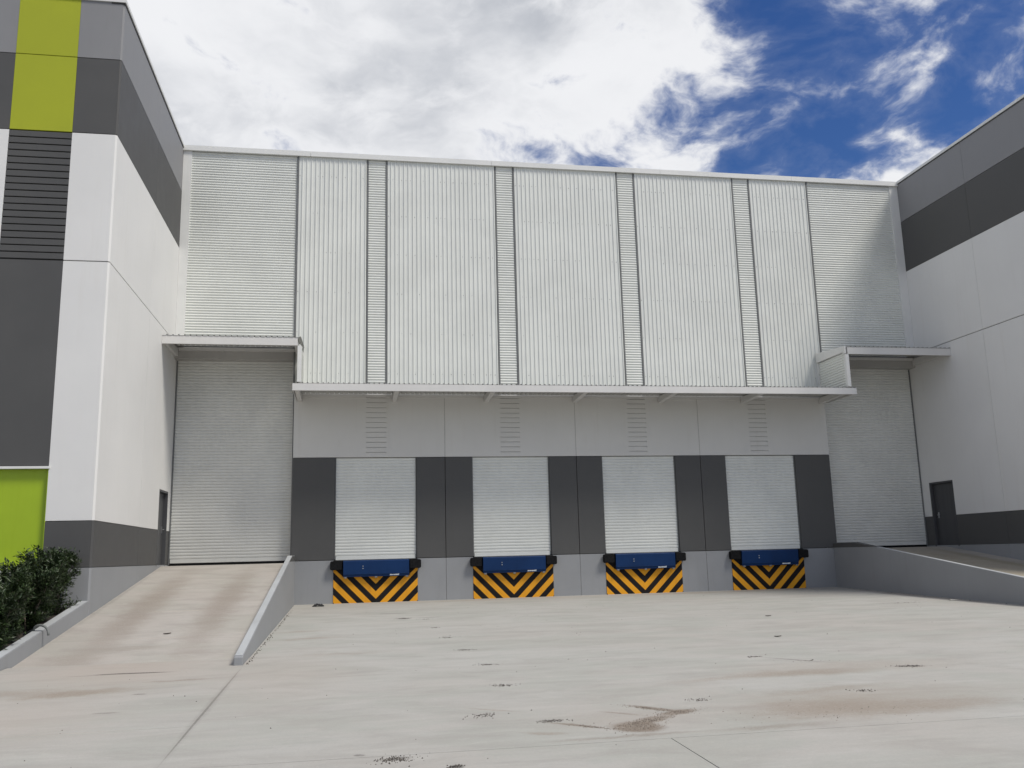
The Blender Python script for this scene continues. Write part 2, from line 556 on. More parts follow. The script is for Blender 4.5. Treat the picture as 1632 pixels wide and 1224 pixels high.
def sheet_h(prof, x0, x1, y):
    """corrugations run along x; prof = (z, out) ; out goes to -y. Closed solid, back at y+0.02"""
    pl = [(y - o, z) for z, o in prof] + [(y + 0.02, prof[-1][0]), (y + 0.02, prof[0][0])]
    return MB().prism(pl, 'x', x0, x1)


def sheet_v(prof, z0, z1, y):
    """ribs run along z; prof = (x, out)"""
    pl = [(x, y - o) for x, o in prof] + [(prof[-1][0], y + 0.02), (prof[0][0], y + 0.02)]
    return MB().prism(pl, 'z', z0, z1)


def roof_sheet(x0, x1, yb, zb, yf, zf, pitch=0.15, depth=0.028, t=0.004):
    """corrugated canopy sheet, ribs run front to back, both sides ribbed"""
    prof = ribs(x0, x1, pitch, depth)
    mb = MB()
    n = len(prof)
    vs = []
    for (y, z) in ((yb, zb), (yf, zf)):
        vs += [(x, y, z + o + t) for x, o in prof]
        vs += [(x, y, z + o) for x, o in prof]
    fs = []
    for i in range(n - 1):
        fs.append((i, i + 2 * n, i + 1 + 2 * n, i + 1))
        fs.append((i + n, i + 1 + n, i + 1 + 3 * n, i + 3 * n))
        fs.append((i, i + 1, i + 1 + n, i + n))
        fs.append((i + 2 * n, i + 3 * n, i + 1 + 3 * n, i + 1 + 2 * n))
    return mb.add(vs, fs)


# ------------------------------------------------------------------ key sizes (metres; dock floor is z = 0, facade is y = 0)
S = 4.3528
XL, XR = -4.959, 20.644
YW = -8.015
ZT = 3.19
XE0, XE1 = -1.282, 16.935
JX = [XE0, 3.497, 7.857, 12.185, XE1]
BAYC = [i * S + 1.3 for i in range(4)]
DW = 1.2817


def gz(y):
    return -1.31 + 0.02 * y


def rz(y):
    return -0.05 if y > -0.6 else 0.028 + 0.13 * y


# ------------------------------------------------------------------ ground, yard and ramps
def slope_box(x0, x1, y0, y1, zf, th=0.18):
    mb = MB()
    z0, z1 = zf(y0), zf(y1)
    return mb.add([(x0, y0, z0), (x1, y0, z0), (x1, y1, z1), (x0, y1, z1),
                   (x0, y0, z0 - th), (x1, y0, z0 - th), (x1, y1, z1 - th), (x0, y1, z1 - th)],
                  [(0, 1, 2, 3), (7, 6, 5, 4), (4, 5, 1, 0), (5, 6, 2, 1), (6, 7, 3, 2), (7, 4, 0, 3)] if y0 > y1 and False else
                  [(3, 2, 1, 0), (4, 5, 6, 7), (0, 1, 5, 4), (1, 2, 6, 5), (2, 3, 7, 6), (3, 0, 4, 7)])


g = MB()
g.add([(-400, -14.0, -1.64), (400, -14.0, -1.64), (400, -60, gz(-60) - 0.05), (-400, -60, gz(-60) - 0.05)], [(3, 2, 1, 0)])
g.add([(-400, 60, -1.64), (400, 60, -1.64), (400, -14.0, -1.64), (-400, -14.0, -1.64)], [(3, 2, 1, 0)])
g.add([(-400, -60, gz(-60) - 0.05), (400, -60, gz(-60) - 0.05), (400, -400, gz(-60) - 0.05), (-400, -400, gz(-60) - 0.05)], [(3, 2, 1, 0)])
obj('ground', g, M['joint_grey'], kind='structure')
yard = bpy.data.objects.new('yard', None)
COL.objects.link(yard)
yard['kind'] = 'structure'
G = 0.005
slabs = [(XE0 + 0.12, 16.8, 0.06, -20.3)]
xs = [-1.15, 3.55, 8.25, 12.95, 17.65, 22.35, 27.05]
for a, b in zip(xs[:-1], xs[1:]):
    slabs.append((a, b, -20.3, -26.0))
    slabs.append((a, b, -26.0, -34.0))
for a, b in zip([-20.0, -10.5, -5.85], [-10.5, -5.85, -1.15]):
    slabs.append((a, b, -18.4, -26.0))
    slabs.append((a, b, -26.0, -34.0))
slabs += [(-4.95, -1.15, -12.62, -18.4), (-20.0, -4.95, -14.25, -18.4), (16.8, 27.05, -12.62, -20.3)]
for (a, b, y0, y1) in slabs:
    obj('slab', slope_box(a + G, b - G, y0 - (G if y0 < 0 else 0), y1 + G, gz), M['yard'], yard)
for k, (xa, xb) in enumerate(((XL + 0.002, -1.31), (16.94, XR - 0.002))):
    rp = bpy.data.objects.new('ramp', None)
    COL.objects.link(rp)
    rp['kind'] = 'structure'
    for (y0, y1) in ((0.6, -0.6), (-0.6, -4.9), (-4.9, -7.8), (-7.8, -10.5), (-10.5, -12.63)):
        gg = 0.0 if y0 in (0.6, -0.6) else 0.004
        obj('slab', slope_box(xa, xb, y0 - gg, y1 + (0.004 if y1 < -1 else 0), rz, 0.3 if y1 > -10 else 0.12), M['ramp'], rp)
soil = MB()
nx, ny = 24, 14
for j in range(ny + 1):
    for i in range(nx + 1):
        x = -18 + (XL - 0.19 + 18) * i / nx
        y = -8.0 + (-14.2 + 8.0) * j / ny
        z = -0.84 + (y + 8.0) * 0.125 + 0.05 * mnoise.noise(Vector((x * 1.7, y * 1.7, 0)))
        soil.v.append((x, y, z))
for j in range(ny):
    for i in range(nx):
        a = j * (nx + 1) + i
        soil.f.append((a, a + nx + 1, a + nx + 2, a + 1))
obj('soil', soil, M['soil'], kind='structure')

# ------------------------------------------------------------------ the middle warehouse
wh = thing('warehouse', 'long off-white metal clad warehouse front with four small roller doors above the docks', 'warehouse', (7.83, 0.0, -1.3))
boxo('inner_wall', M['joint'], wh, XL - 3, XR + 3, 0.62, 0.8, -1.5, 13.2)
boxo('inner_wall', M['joint'], wh, XE0 + 0.21, XE1 - 0.21, 0.34, 0.61, -1.5, 13.2)
boxo('inner_wall', M['joint'], wh, XL + 0.01, XR - 0.01, 0.34, 0.61, 6.73, 13.2)
def grooved_panel(a, b, g0, g1, z0, z1, grooves, gh, gd, th=0.2):
    """flat wall panel with short level grooves sunk into its face, all one surface"""
    zs = [z0]
    for g_ in grooves:
        zs += [g_ - gh / 2, g_ + gh / 2]
    zs.append(z1)
    xs_ = [a, g0, g1, b]
    mb = MB()
    for k_ in range(len(zs) - 1):
        for c_ in range(3):
            xa, xb, za, zb = xs_[c_], xs_[c_ + 1], zs[k_], zs[k_ + 1]
            if c_ == 1 and k_ % 2 == 1:
                d = gd
                mb.add([(xa, d, za), (xb, d, za), (xb, d, zb), (xa, d, zb), (xa, 0, za), (xb, 0, za), (xb, 0, zb), (xa, 0, zb)],
                       [(0, 1, 2, 3), (4, 5, 1, 0), (5, 6, 2, 1), (6, 7, 3, 2), (7, 4, 0, 3)])
            else:
                mb.add([(xa, 0, za), (xb, 0, za), (xb, 0, zb), (xa, 0, zb)], [(0, 1, 2, 3)])
    mb.add([(a, 0, z0), (b, 0, z0), (b, th, z0), (a, th, z0), (a, 0, z1), (b, 0, z1), (b, th, z1), (a, th, z1)],
           [(0, 3, 2, 1), (4, 5, 6, 7), (2, 3, 7, 6), (0, 4, 7, 3), (1, 2, 6, 5)])
    idx, vv, ff = {}, [], []
    for f_ in mb.f:
        nf = []
        for q_ in f_:
            key = tuple(round(t_, 4) for t_ in mb.v[q_])
            if key not in idx:
                idx[key] = len(vv)
                vv.append(mb.v[q_])
            nf.append(idx[key])
        ff.append(tuple(nf))
    mb.v, mb.f = vv, ff
    return mb


# precast panels of the dock wall
for i in range(4):
    a, b = JX[i] + (0.008 if i else 0), JX[i + 1] - (0.008 if i < 3 else 0)
    c = BAYC[i]
    zz = [5.108, 4.95, 4.785, 4.623, 4.464, 4.305, 4.146, 3.988, 3.827, 3.667, 3.505, 3.343]
    obj('upper_panel', grooved_panel(a, b, c - 0.32, c + 0.32, ZT + 0.006, 5.6, sorted(zz), 0.024, 0.035), M['white_main'], wh)
    boxo('pier_panel', M['grey_dark'], wh, a, c - DW, 0.0, 0.2, 0.008, ZT - 0.006, 0.006)
    boxo('pier_panel', M['grey_dark'], wh, c + DW, b, 0.0, 0.2, 0.008, ZT - 0.006, 0.006)
    boxo('plinth_panel', M['plinth'], wh, a, b, 0.0, 0.2, -1.6, -0.008, 0.006)
for x in JX[1:-1]:
    boxo('joint_sealant', M['sealant_pale'], wh, x - 0.0075, x + 0.0075, 0.008, 0.19, ZT + 0.01, 5.59)
    boxo('joint_sealant', M['joint_grey'], wh, x - 0.0075, x + 0.0075, 0.008, 0.19, -1.59, -0.012)
# edges of the dock wall beside the big doors
boxo('wall_end', M['white_main'], wh, XE0 + 0.002, XE0 + 0.2, 0.202, 0.6, -1.5, 6.36)
boxo('wall_end', M['white_main'], wh, XE1 - 0.2, XE1 - 0.002, 0.202, 0.6, -1.5, 6.36)


def roller_door(x0, x1, z0, z1, y, pitch, label=None, rail=0.05, seal=0.035, paint_='shutter'):
    rng = random.Random(int(x0 * 100))
    prof = []
    n = round((z1 - z0 - 0.16) / pitch)
    zb = z0 + seal + 0.12
    p = (z1 - zb) / n
    for k in range(n):
        o = zb + k * p
        prof += [(o, 0.0), (o + p * 0.08, 0.002), (o + p * 0.20, 0.017), (o + p * 0.55, 0.022), (o + p * 0.86, 0.018), (o + p * 0.98, 0.002)]
    prof.append((z1, 0.0))
    d = obj('roller_door', sheet_h(prof, x0 + rail, x1 - rail, y), M[paint_], wh, label=label)
    for xa, xb in ((x0, x0 + rail), (x1 - rail, x1)):
        boxo('guide_rail', M['steel_dark'], d, xa + 0.003, xb - 0.003, y - 0.05, y + 0.06, z0 + 0.02, z1)
    boxo('bottom_bar', M[paint_], d, x0 + rail + 0.01, x1 - rail - 0.01, y - 0.03, y + 0.03, z0 + seal, zb - 0.002, 0.008)
    boxo('seal_with_gap_shade', M['rubber'], d, x0 + rail + 0.01, x1 - rail - 0.01, y - 0.025, y + 0.03, z0 - 0.03, z0 + seal - 0.002)  # rubber seal; extra height on the tall doors stands for the shadowed gap
    return d


for i in range(4):
    roller_door(BAYC[i] - DW + 0.004, BAYC[i] + DW - 0.004, 0.0, ZT - 0.008, 0.10, 0.094, rail=0.028, seal=0.0, paint_='shutter_white')
roller_door(XL + 0.008, XE0 - 0.02, -0.05, 6.36, 0.43, 0.094, 'tall grey roller door at the top of the ramp by the hedge', seal=0.075, rail=0.035)
roller_door(XE1 + 0.02, XR - 0.008, -0.05, 6.36, 0.43, 0.094, 'tall grey roller door at the top of the far ramp', seal=0.075, rail=0.035)
boxo('lintel', M['lintel'], wh, XL + 0.004, XE0 - 0.004, 0.02, 0.6, 6.335, 6.72, 0.006)
boxo('lintel', M['lintel'], wh, XE1 + 0.004, XR - 0.004, 0.02, 0.6, 6.335, 6.72, 0.006)

ZC1 = 13.27
# side cladding above the ramp doors: custom corrugation running across
for a, b in ((-4.70, -1.335), (16.985, 20.33)):
    obj('side_cladding', sheet_h(wave(6.74, ZC1, 0.087, 0.026), a, b, 0.0), M['clad'], wh)
boxo('corner_flashing', M['trim'], wh, XL + 0.003, -4.685, -0.05, 0.1, 6.74, ZC1)
boxo('corner_flashing', M['trim'], wh, 20.315, XR - 0.003, -0.05, 0.1, 6.74, ZC1)
# upright ribbed sheets and the narrow corrugated strips between them
edges = []
for c in BAYC:
    edges += [c - 0.325, c + 0.325]
bx = [-1.27] + edges + [16.945]
for k in range(5):
    a, b = bx[2 * k] + 0.025, bx[2 * k + 1] - 0.025
    if k == 0:
        a = -1.27
    if k == 4:
        b = 16.92
    prof = ribs(a, b, 0.149, 0.024)
    cl = obj('ribbed_cladding', sheet_v(prof, 5.25, ZC1, -0.035), M['clad'], wh)
    sc = MB()
    rng = random.Random(k)
    for z in (5.9, 7.25, 8.6, 9.95, 11.3, 12.6):
        for i in range(0, len(prof) - 1, 5):
            if rng.random() < 0.42:
                x = prof[i][0] + 0.035
                sc.box(x - 0.008, x + 0.008, -0.044, -0.034, z - 0.008 + rng.uniform(-.01, .01), z + 0.008)
    obj('screws', sc, M['steel_dark'], cl, kind='stuff')
for c in BAYC:
    obj('corrugated_strip', sheet_h(wave(5.25, ZC1, 0.087, 0.026), c - 0.285, c + 0.285, -0.005), M['clad'], wh)
    for s_ in (-1, 1):
        x = c + s_ * 0.315
        boxo('cover_strip', M['steel_dark'], wh, x - 0.02, x + 0.02, -0.045, 0.1, 5.25, ZC1)
for x in (-1.302, 16.952):
    boxo('cover_strip', M['steel_dark'], wh, x - 0.022, x + 0.022, -0.06, 0.1, 5.25, ZC1)
# roof edge
xx = [XL - 0.02, -0.9, 5.2, 11.3, 16.35, XR + 0.02]
for a, b in zip(xx[:-1], xx[1:]):
    obj('roof_fascia', MB().prism([(-0.12, ZC1), (-0.12, 13.44), (0.35, 13.47), (0.35, 13.3), (-0.1, ZC1 - 0.002)], 'x', a + 0.004, b - 0.004), M['trim'], wh)
boxo('roof', M['trim'], wh, XL + 0.01, XR - 0.01, 0.36, 14.0, 13.2, 13.4)

# ------------------------------------------------------------------ the two concrete wings


def wing(sgn, name, label, cat):
    """sgn -1: left wing (its inner side faces +x); +1: right wing, mirrored"""
    X = XL if sgn < 0 else XR
    root = thing(name, label, cat, (X + sgn * 4.0, -4.0, -1.3))
    o = sgn                                 # outward direction in x away from the dock court
    far = X + o * 11.0
    T = 0.16
    rows = [('plinth_panel', 'plinth', -1.95, -0.012), ('base_panel', 'grey_dark', 0.0, 0.982), ('wall_panel', 'white', 0.996, 6.828),
            ('wall_panel', 'white', 6.852, 9.945), ('band_panel', 'grey_dark', 9.962, 11.853), ('band_panel', 'grey_light', 11.87, 13.36)]
    boxo('inner_wall', M['joint_grey'], root, X + o * 0.035, X + o * 0.5, YW + 0.035, -1.315, -1.9, 13.3)
    boxo('inner_wall', M['joint_grey'], root, X + o * 0.035, X + o * 0.5, -1.315, 0.33, 2.17, 13.3)
    boxo('inner_wall', M['joint_grey'], root, X + o * 0.16, X + o * 0.5, -1.315, 0.33, -1.9, 2.17)
    boxo('inner_wall', M['joint_grey'], root, X + o * 0.5, far, YW + 0.16, YW + 0.5, -1.9, 13.3)
    yj = -3.67
    D0, D1, DT = -0.03, -1.31, 2.165
    for nm, mt, z0, z1 in rows:
        YE = 0.6
        for y0, y1 in ((YE, yj + 0.004), (yj - 0.004, YW + 0.045)):
            if y0 == YE and z0 < DT and z1 > 0.0:
                # round the door opening
                if z1 > DT:
                    pl = [(y1, z0), (D1 - 0.004, z0), (D1 - 0.004, DT + 0.002), (D0 + 0.004, DT + 0.002), (D0 + 0.004, z0), (YE, z0), (YE, z1), (y1, z1)]
                    obj(nm, MB().prism(pl, 'x', X, X + o * T), M[mt], root)
                else:
                    boxo(nm, M[mt], root, X, X + o * T, D1 - 0.004, y1, z0, z1, 0.004)
                    boxo(nm, M[mt], root, X, X + o * T, YE, D0 + 0.004, z0, z1)
                continue
            boxo(nm, M[mt], root, X, X + o * T, y0, y1, z0, z1, 0.004)
        # splayed corner
        e = 0.04
        obj('corner_strip', MB().prism([(X, YW + e), (X + o * e, YW), (X + o * T, YW + 0.1), (X + o * 0.1, YW + T)], 'z', z0, z1), M[mt], root)
    # front face
    fa, fb = X + o * 0.986, X + o * 2.34
    e = X + o * 0.045
    for nm, mt, z0, z1 in rows:
        boxo(nm, M[mt], root, e, fa, YW, YW + T, z0, z1, 0.004)
        if sgn < 0:
            boxo(nm, M[mt], root, fb, far, YW, YW + T, z0, z1, 0.004)
            mid = {'plinth_panel': None, 'base_panel': None}
            if nm == 'plinth_panel':
                boxo(nm, M[mt], root, fa - 0.002, fb + 0.002, YW, YW + T, z0, -0.075, 0.004)
            elif z0 > 9.9:
                boxo('lime_panel', M['lime'], root, fa - 0.003, fb + 0.003, YW - 0.003, YW + T, z0, z1, 0.004)
            elif z0 > 6:
                n = 19
                h = (9.945 - 6.85) / n
                for k in range(n):
                    boxo('slat', M['grey_dark'], root, fa - 0.003, fb + 0.003, YW - 0.004, YW + T, 6.85 + k * h + 0.013, 6.85 + (k + 1) * h - 0.013, 0.006)
                boxo('slat_backing', M['joint'], root, fa - 0.001, fb + 0.001, YW + 0.05, YW + T - 0.005, 6.84, 9.95)
            elif nm == 'wall_panel':
                boxo('dark_panel', M['grey_dark'], root, fa - 0.003, fb + 0.003, YW - 0.003, YW + T, 2.19, z1, 0.004)
        else:
            boxo(nm, M[mt], root, fa + o * 0.012, far, YW, YW + T, z0, z1, 0.004)
    if sgn < 0:
        lp = boxo('lime_door_panel', M['lime_sheet'], root, fb - 0.002, fa + 0.002, YW + 0.115, YW + 0.15, -0.02, 2.12)
        boxo('side_reveal', M['lime_sheet'], lp, fa - 0.012, fa + 0.012, YW + 0.004, YW + 0.115, -0.02, 2.12)
        boxo('head_flashing', M['trim'], lp, fb - 0.002, fa + 0.03, YW - 0.03, YW + 0.113, 2.122, 2.176)
        boxo('sill', M['trim'], lp, fb - 0.002, fa + 0.002, YW - 0.02, YW + 0.113, -0.073, -0.022)
    # capping along the roof edge
    cp = MB()
    cp.box(X - o * 0.035, X + o * 0.35, YW - 0.035, 0.32, 13.362, 13.45)
    cp.box(X + o * 0.35, far, YW - 0.035, YW + 0.35, 13.362, 13.45)
    obj('roof_capping', cp, M['trim'] if sgn > 0 else M['trim'], root)
    cf = MB()
    cf.box(X - o * 0.012, X + o * 0.3, YW - 0.012, 0.3, 13.325, 13.36)
    obj('under_capping_strip', cf, M['joint'], root)  # dark strip running just below the capping
    boxo('roof', M['trim'], root, X + o * 0.36, far, YW + 0.36, 14.0, 13.1, 13.3)
    boxo('rear_wall', M['white'], root, far, far - o * 0.2, YW + 0.36, 14.0, -1.9, 13.3)
    # personnel door beside the ramp door
    dr = boxo('door', M['door'], root, X + o * 0.10, X + o * 0.145, D1 + 0.07, D0 - 0.07, -0.03, DT - 0.07, 0.004)
    fm = MB()
    fm.box(X - o * 0.004, X + o * 0.15, D1, D1 + 0.06, -0.05, DT - 0.002)
    fm.box(X - o * 0.004, X + o * 0.15, D0 - 0.06, D0, -0.05, DT - 0.002)
    fm.box(X - o * 0.003, X + o * 0.15, D1 + 0.06, D0 - 0.06, DT - 0.062, DT - 0.003)
    obj('door_frame', fm, M['door'], dr, 0.004)
    hy = -0.26
    hm = MB()
    hm.box(X + o * 0.085, X + o * 0.1, hy - 0.03, hy + 0.03, 0.92, 1.12)
    hm.tube([(X + o * 0.09, hy, 1.03), (X + o * 0.035, hy, 1.03), (X + o * 0.03, hy - 0.03, 1.03), (X + o * 0.03, hy - 0.14, 1.03)], 0.012, 6)
    obj('door_handle', hm, M['chrome'], dr)
    boxo('door_step', M['wall_top'], root, X + o * 0.003, X + o * 0.3, D1 - 0.01, -0.001, -0.13, -0.052)
    return root


wing(-1, 'concrete_wing', 'tall grey and white concrete wing with lime stripe and dark slatted strip beside the hedge', 'building')
wing(1, 'concrete_wing', 'shaded grey and white concrete wing without lime paint beyond the far ramp', 'building')

# ------------------------------------------------------------------ canopies
CG = 'white steel canopies over the doors'


def canopy(name, label, x0, x1, zf0, zf1, brackets, zback, root_x):
    r = thing(name, label, 'canopy', (root_x, -1.0, zf0), CG)
    return r


mc = thing('canopy', 'long white dock canopy carried on seven brackets over the four small roller doors', 'canopy', (7.86, 0.0, 5.0), CG)
obj('fascia', MB().prism([(-2.0, 4.98), (-2.0, 5.19), (-1.985, 5.195), (-1.93, 5.195), (-1.93, 5.185), (-1.985, 5.18), (-1.985, 4.995), (-1.93, 4.995), (-1.93, 4.98)], 'x', -1.22, 17.0), M['canopy'], mc)
obj('roof_sheet', roof_sheet(-1.20, 16.98, -0.07, 5.225, -2.0, 5.198), M['zinc'], mc)
for x in (-1.21, 16.99):
    boxo('end_plate', M['canopy'], mc, x - 0.008, x + 0.008, -1.925, -0.002, 5.0, 5.19)
boxo('wall_beam', M['canopy'], mc, -1.195, 16.9, -0.075, -0.004, 5.12, 5.2)
for x in (-1.11, 1.875, 4.87, 7.86, 10.85, 13.85, 16.78):
    br = MB()
    br.prism([(-0.003, 4.985), (-1.92, 5.05), (-1.92, 5.185), (-0.08, 5.19), (-0.08, 5.115), (-0.003, 5.115)], 'x', x - 0.07, x + 0.07)
    obj('bracket', br, M['canopy'], mc, 0.004)
boxo('purlin', M['canopy'], mc, -1.19, 16.9, -1.05, -1.0, 5.191, 5.196)

for sgn, nm in ((-1, 'left'), (1, 'right')):
    if sgn < 0:
        xa, xb, wx = XL + 0.006, -1.09, -1.03
        lab = 'short white canopy over the tall roller door next to the lime striped wing'
    else:
        xa, xb, wx = 16.80, XR - 0.006, 16.775
        lab = 'short white canopy with a large visible corrugated side panel over the far tall roller door'
    rc = thing('canopy', lab, 'canopy', ((xa + xb) / 2, 0.0, 6.4), CG)
    obj('fascia', MB().prism([(-2.0, 6.345), (-2.0, 6.585), (-1.93, 6.585), (-1.93, 6.575), (-1.985, 6.57), (-1.985, 6.36), (-1.93, 6.36), (-1.93, 6.345)], 'x', xa, xb), M['canopy'], rc)
    obj('roof_sheet', roof_sheet(xa, xb - 0.0 if sgn > 0 else xb + 0.1, -0.06, 6.735, -2.015, 6.588, pitch=0.165, depth=0.03), M['zinc'], rc)
    for x in ((xa + 0.05, xb - 0.07)):
        obj('bracket', MB().prism([(-0.003, 6.40), (-1.92, 6.40), (-1.92, 6.58), (-0.003, 6.66)], 'x', x - 0.05, x + 0.05), M['canopy'], rc, 0.004)
    boxo('wall_beam', M['canopy'], rc, xa + 0.12, xb - 0.14, -0.09, 0.0, 6.58, 6.66)
    # corrugated side panel closing the step between the canopies
    pr = wave(5.27, 6.42, 0.087, 0.026)
    pl = [(z, ox) for z, ox in pr]
    sp = MB()
    poly = [(wx - sgn * 0.0 - o_, z) for z, o_ in pl] + [(wx + 0.02, pl[-1][0]), (wx + 0.02, pl[0][0])]
    if sgn < 0:
        poly = [(wx + o_, z) for z, o_ in pl] + [(wx - 0.02, pl[-1][0]), (wx - 0.02, pl[0][0])]
    spo = obj('side_panel', sp.prism(poly, 'y', -0.16, -1.86), M['clad'], rc)
    boxo('corner_post', M['trim'], spo, wx - 0.06, wx + 0.06, -1.995, -1.87, 5.24, 6.34)
    boxo('corner_post', M['trim'], spo, wx - 0.045, wx + 0.03, -0.15, -0.07, 5.26, 6.55)
    if sgn > 0:
        obj('barge_capping', MB().prism([(-0.07, 6.43), (-0.07, 6.77), (-2.0, 6.615), (-2.0, 6.36), (-1.86, 6.36), (-1.86, 6.43)], 'x', wx - 0.075, wx - 0.03), M['trim'], spo)

# ------------------------------------------------------------------ ramp walls and planter wall


def ramp_wall(x0, x1, yard_side, label, y_end):
    r = thing('ramp_wall', label, 'low wall', ((x0 + x1) / 2, -6.0, -1.4), 'low walls beside the ramps')
    zt = 0.165
    zs = lambda y: 0.338 + 0.131 * y
    ye = y_end
    body = [(-0.003, -1.7), (-0.003, zt), (-1.32, zt), (ye + 0.02, zs(ye)), (ye, zs(ye) - 0.02), (ye, -1.95)]
    obj('wall_body', MB().prism(body, 'x', x0, x1), M['plinth'], r, 0.012)
    cap = [(-2.6, zs(-2.6) + 0.001), (ye + 0.04, zs(ye + 0.04) + 0.001), (ye + 0.04, zs(ye + 0.04) + 0.004), (-2.6, zs(-2.6) + 0.004)]
    obj('lit_top', MB().prism(cap, 'x', x0 + 0.012, x1 - 0.012), M['wall_top'], r)  # same paint as the body, with overhead light put into its colour
    t = 0.003
    band = [(-0.005, 0.0), (-0.005, zt - 0.012), (-1.33, zt - 0.012), (-2.58, 0.0)]
    if yard_side > 0:
        obj('dark_band', MB().prism(band, 'x', x1 - 0.002, x1 + t), M['grey_dark'], r)
    else:
        obj('dark_band', MB().prism(band, 'x', x0 - t, x0 + 0.002), M['grey_dark'], r)
    topb = [(-0.004, zt + 0.001), (-1.32, zt + 0.001), (-2.59, zs(-2.59) + 0.001), (-2.59, zs(-2.59) + 0.004), (-1.32, zt + 0.004), (-0.004, zt + 0.004)]
    obj('dark_or_lit_top', MB().prism(topb, 'x', x0 + 0.01, x1 - 0.01), M['grey_dark'] if yard_side < 0 else M['wall_top'], r)  # hedge-side wall takes the lit tone here, the far wall dark paint
    # joint filler between ramp slab and wall end
    if yard_side > 0:
        boxo('joint_filler', M['joint'], r, x0 - 0.02, x0 - 0.002, ye + 0.01, ye + 1.6, -1.75, rz(ye + 1.6) + 0.1 - 0.13 * 1.2)
    return r


ramp_wall(-1.305, -1.163, 1, 'low sloping grey wall on the dock side of the ramp nearest the hedge', -13.55)
ramp_wall(16.79, 16.935, -1, 'low sloping grey wall of the far ramp, dark painted at its upper end', -13.55)
pw = thing('planter_wall', 'low pale grey planter wall sloping down beside the ramp in front of the hedge', 'low wall', (XL - 0.1, -11.0, -1.3))
zp = lambda y: -0.70 + 0.139 * (y + 8.015)
cuts = [YW + 0.0, -10.93, -14.3]
for a, b in zip(cuts[:-1], cuts[1:]):
    a2, b2 = a - 0.001, b + 0.001
    obj('wall_length', MB().prism([(a2, -1.9), (a2, zp(a2)), (b2, zp(b2)), (b2, -1.9)], 'x', XL - 0.19, XL), M['plinth'], pw, 0.006)
    obj('lit_top', MB().prism([(a2 - 0.03, zp(a2 - 0.03) + 0.001), (b2 + 0.03, zp(b2 + 0.03) + 0.001), (b2 + 0.03, zp(b2 + 0.03) + 0.004), (a2 - 0.03, zp(a2 - 0.03) + 0.004)], 'x', XL - 0.172, XL - 0.018), M['wall_top'], pw)  # lighter copy of the wall paint, standing for light on the top

# ------------------------------------------------------------------ dock levellers


def clip(poly, nx_, ny_, c):
    """keep nx*x + ny*y <= c"""
    out = []
    for i in range(len(poly)):
        p, q_ = poly[i], poly[(i + 1) % len(poly)]
        dp, dq = nx_ * p[0] + ny_ * p[1] - c, nx_ * q_[0] + ny_ * q_[1] - c
        if dp <= 0:
            out.append(p)
        if (dp < 0 < dq) or (dq < 0 < dp):
            t = dp / (dp - dq)
            out.append((p[0] + (q_[0] - p[0]) * t, p[1] + (q_[1] - p[1]) * t))
    return out


DG = 'dock levellers below the small roller doors'
dl = thing('dock_leveller', '', 'dock leveller', (BAYC[0], 0.0, 0.0), DG)
cx = BAYC[0]
hb = boxo('hazard_board', M['black_paint'], dl, cx - 1.3, cx + 1.3, -0.012, -0.001, -1.45, -0.01)
f0 = -0.75
P2 = 0.2275
k = 0
lim = [(1e9, f0)] + [(f0 - P2 * (2 * j - 1), f0 - P2 * 2 * j) for j in range(1, 5)]
for hi, lo in lim:
    hi = min(hi, 0.2)
    mb = MB()
    halves = []
    for s_ in (-1, 1):
        poly = [(0, -1.445), (1.298 * s_, -1.445), (1.298 * s_, -0.30), (0, -0.30)]
        # f = z - |x| ; lo <= f <= hi
        poly = clip(poly, -s_, 1, hi)
        poly = clip(poly, s_, -1, -lo)
        if len(poly) > 2:
            halves.append([(cx + x, z) for x, z in poly])
    if len(halves) == 2 and hi > -1.3 and min(abs(x - cx) for x, z in halves[0]) < 1e-4:
        L = [p_ for p_ in halves[0] if abs(p_[0] - cx) > 1e-4]
        # one V shaped outline: outer edge down the left half, up the right half
        top = [(cx, min(hi, -0.02)), (cx, max(lo, -1.445))]
        for h_ in halves:
            mb.prism(h_, 'y', -0.0155, -0.011)
        vv, ff, idx = [], [], {}
        for f_ in mb.f:
            nf = []
            for i_ in f_:
                key = tuple(round(c_, 4) for c_ in mb.v[i_])
                if key not in idx:
                    idx[key] = len(vv)
                    vv.append(mb.v[i_])
                nf.append(idx[key])
            ff.append(tuple(nf))
        seen = {}
        for f_ in ff:
            seen.setdefault(tuple(sorted(f_)), []).append(f_)
        mb.v, mb.f = vv, [fs_[0] for fs_ in seen.values() if len(fs_) == 1]
        obj('stripe', mb, M['yellow'], hb)
    else:
        for h_ in halves:
            obj('stripe', MB().prism(h_, 'y', -0.0155, -0.011), M['yellow'], hb)
lip = MB().prism([(-0.02, -0.015), (-0.185, -0.02), (-0.20, -0.05), (-0.185, -0.42), (-0.165, -0.52), (-0.14, -0.525), (-0.14, -0.06), (-0.02, -0.06)], 'x', cx - 1.0, cx + 1.02)
lip = obj('lip_plate', lip, M['blue'], dl, 0.006)
boxo('lip_rib', M['blue'], lip, cx - 0.99, cx + 1.01, -0.202, -0.18, -0.445, -0.425, 0.004)
for x in (-0.93, 0.0, 0.95):
    boxo('lip_lug', M['steel_dark'], lip, cx + x - 0.04, cx + x + 0.04, -0.185, -0.14, -0.56, -0.515, 0.006)
mk = MB()
rng = random.Random(3)
x = cx + 0.42
while x < cx + 0.70:
    w = rng.uniform(0.016, 0.034)
    h = rng.uniform(0.034, 0.046) * (1.25 if x > cx + 0.62 else 1.0)
    mk.prism([(x, -0.497), (x + w, -0.497), (x + w + 0.012, -0.497 + h), (x + 0.012, -0.497 + h)], 'y', -0.189, -0.172)
    x += w + 0.007
obj('maker_mark', mk, M['mark'], lip)
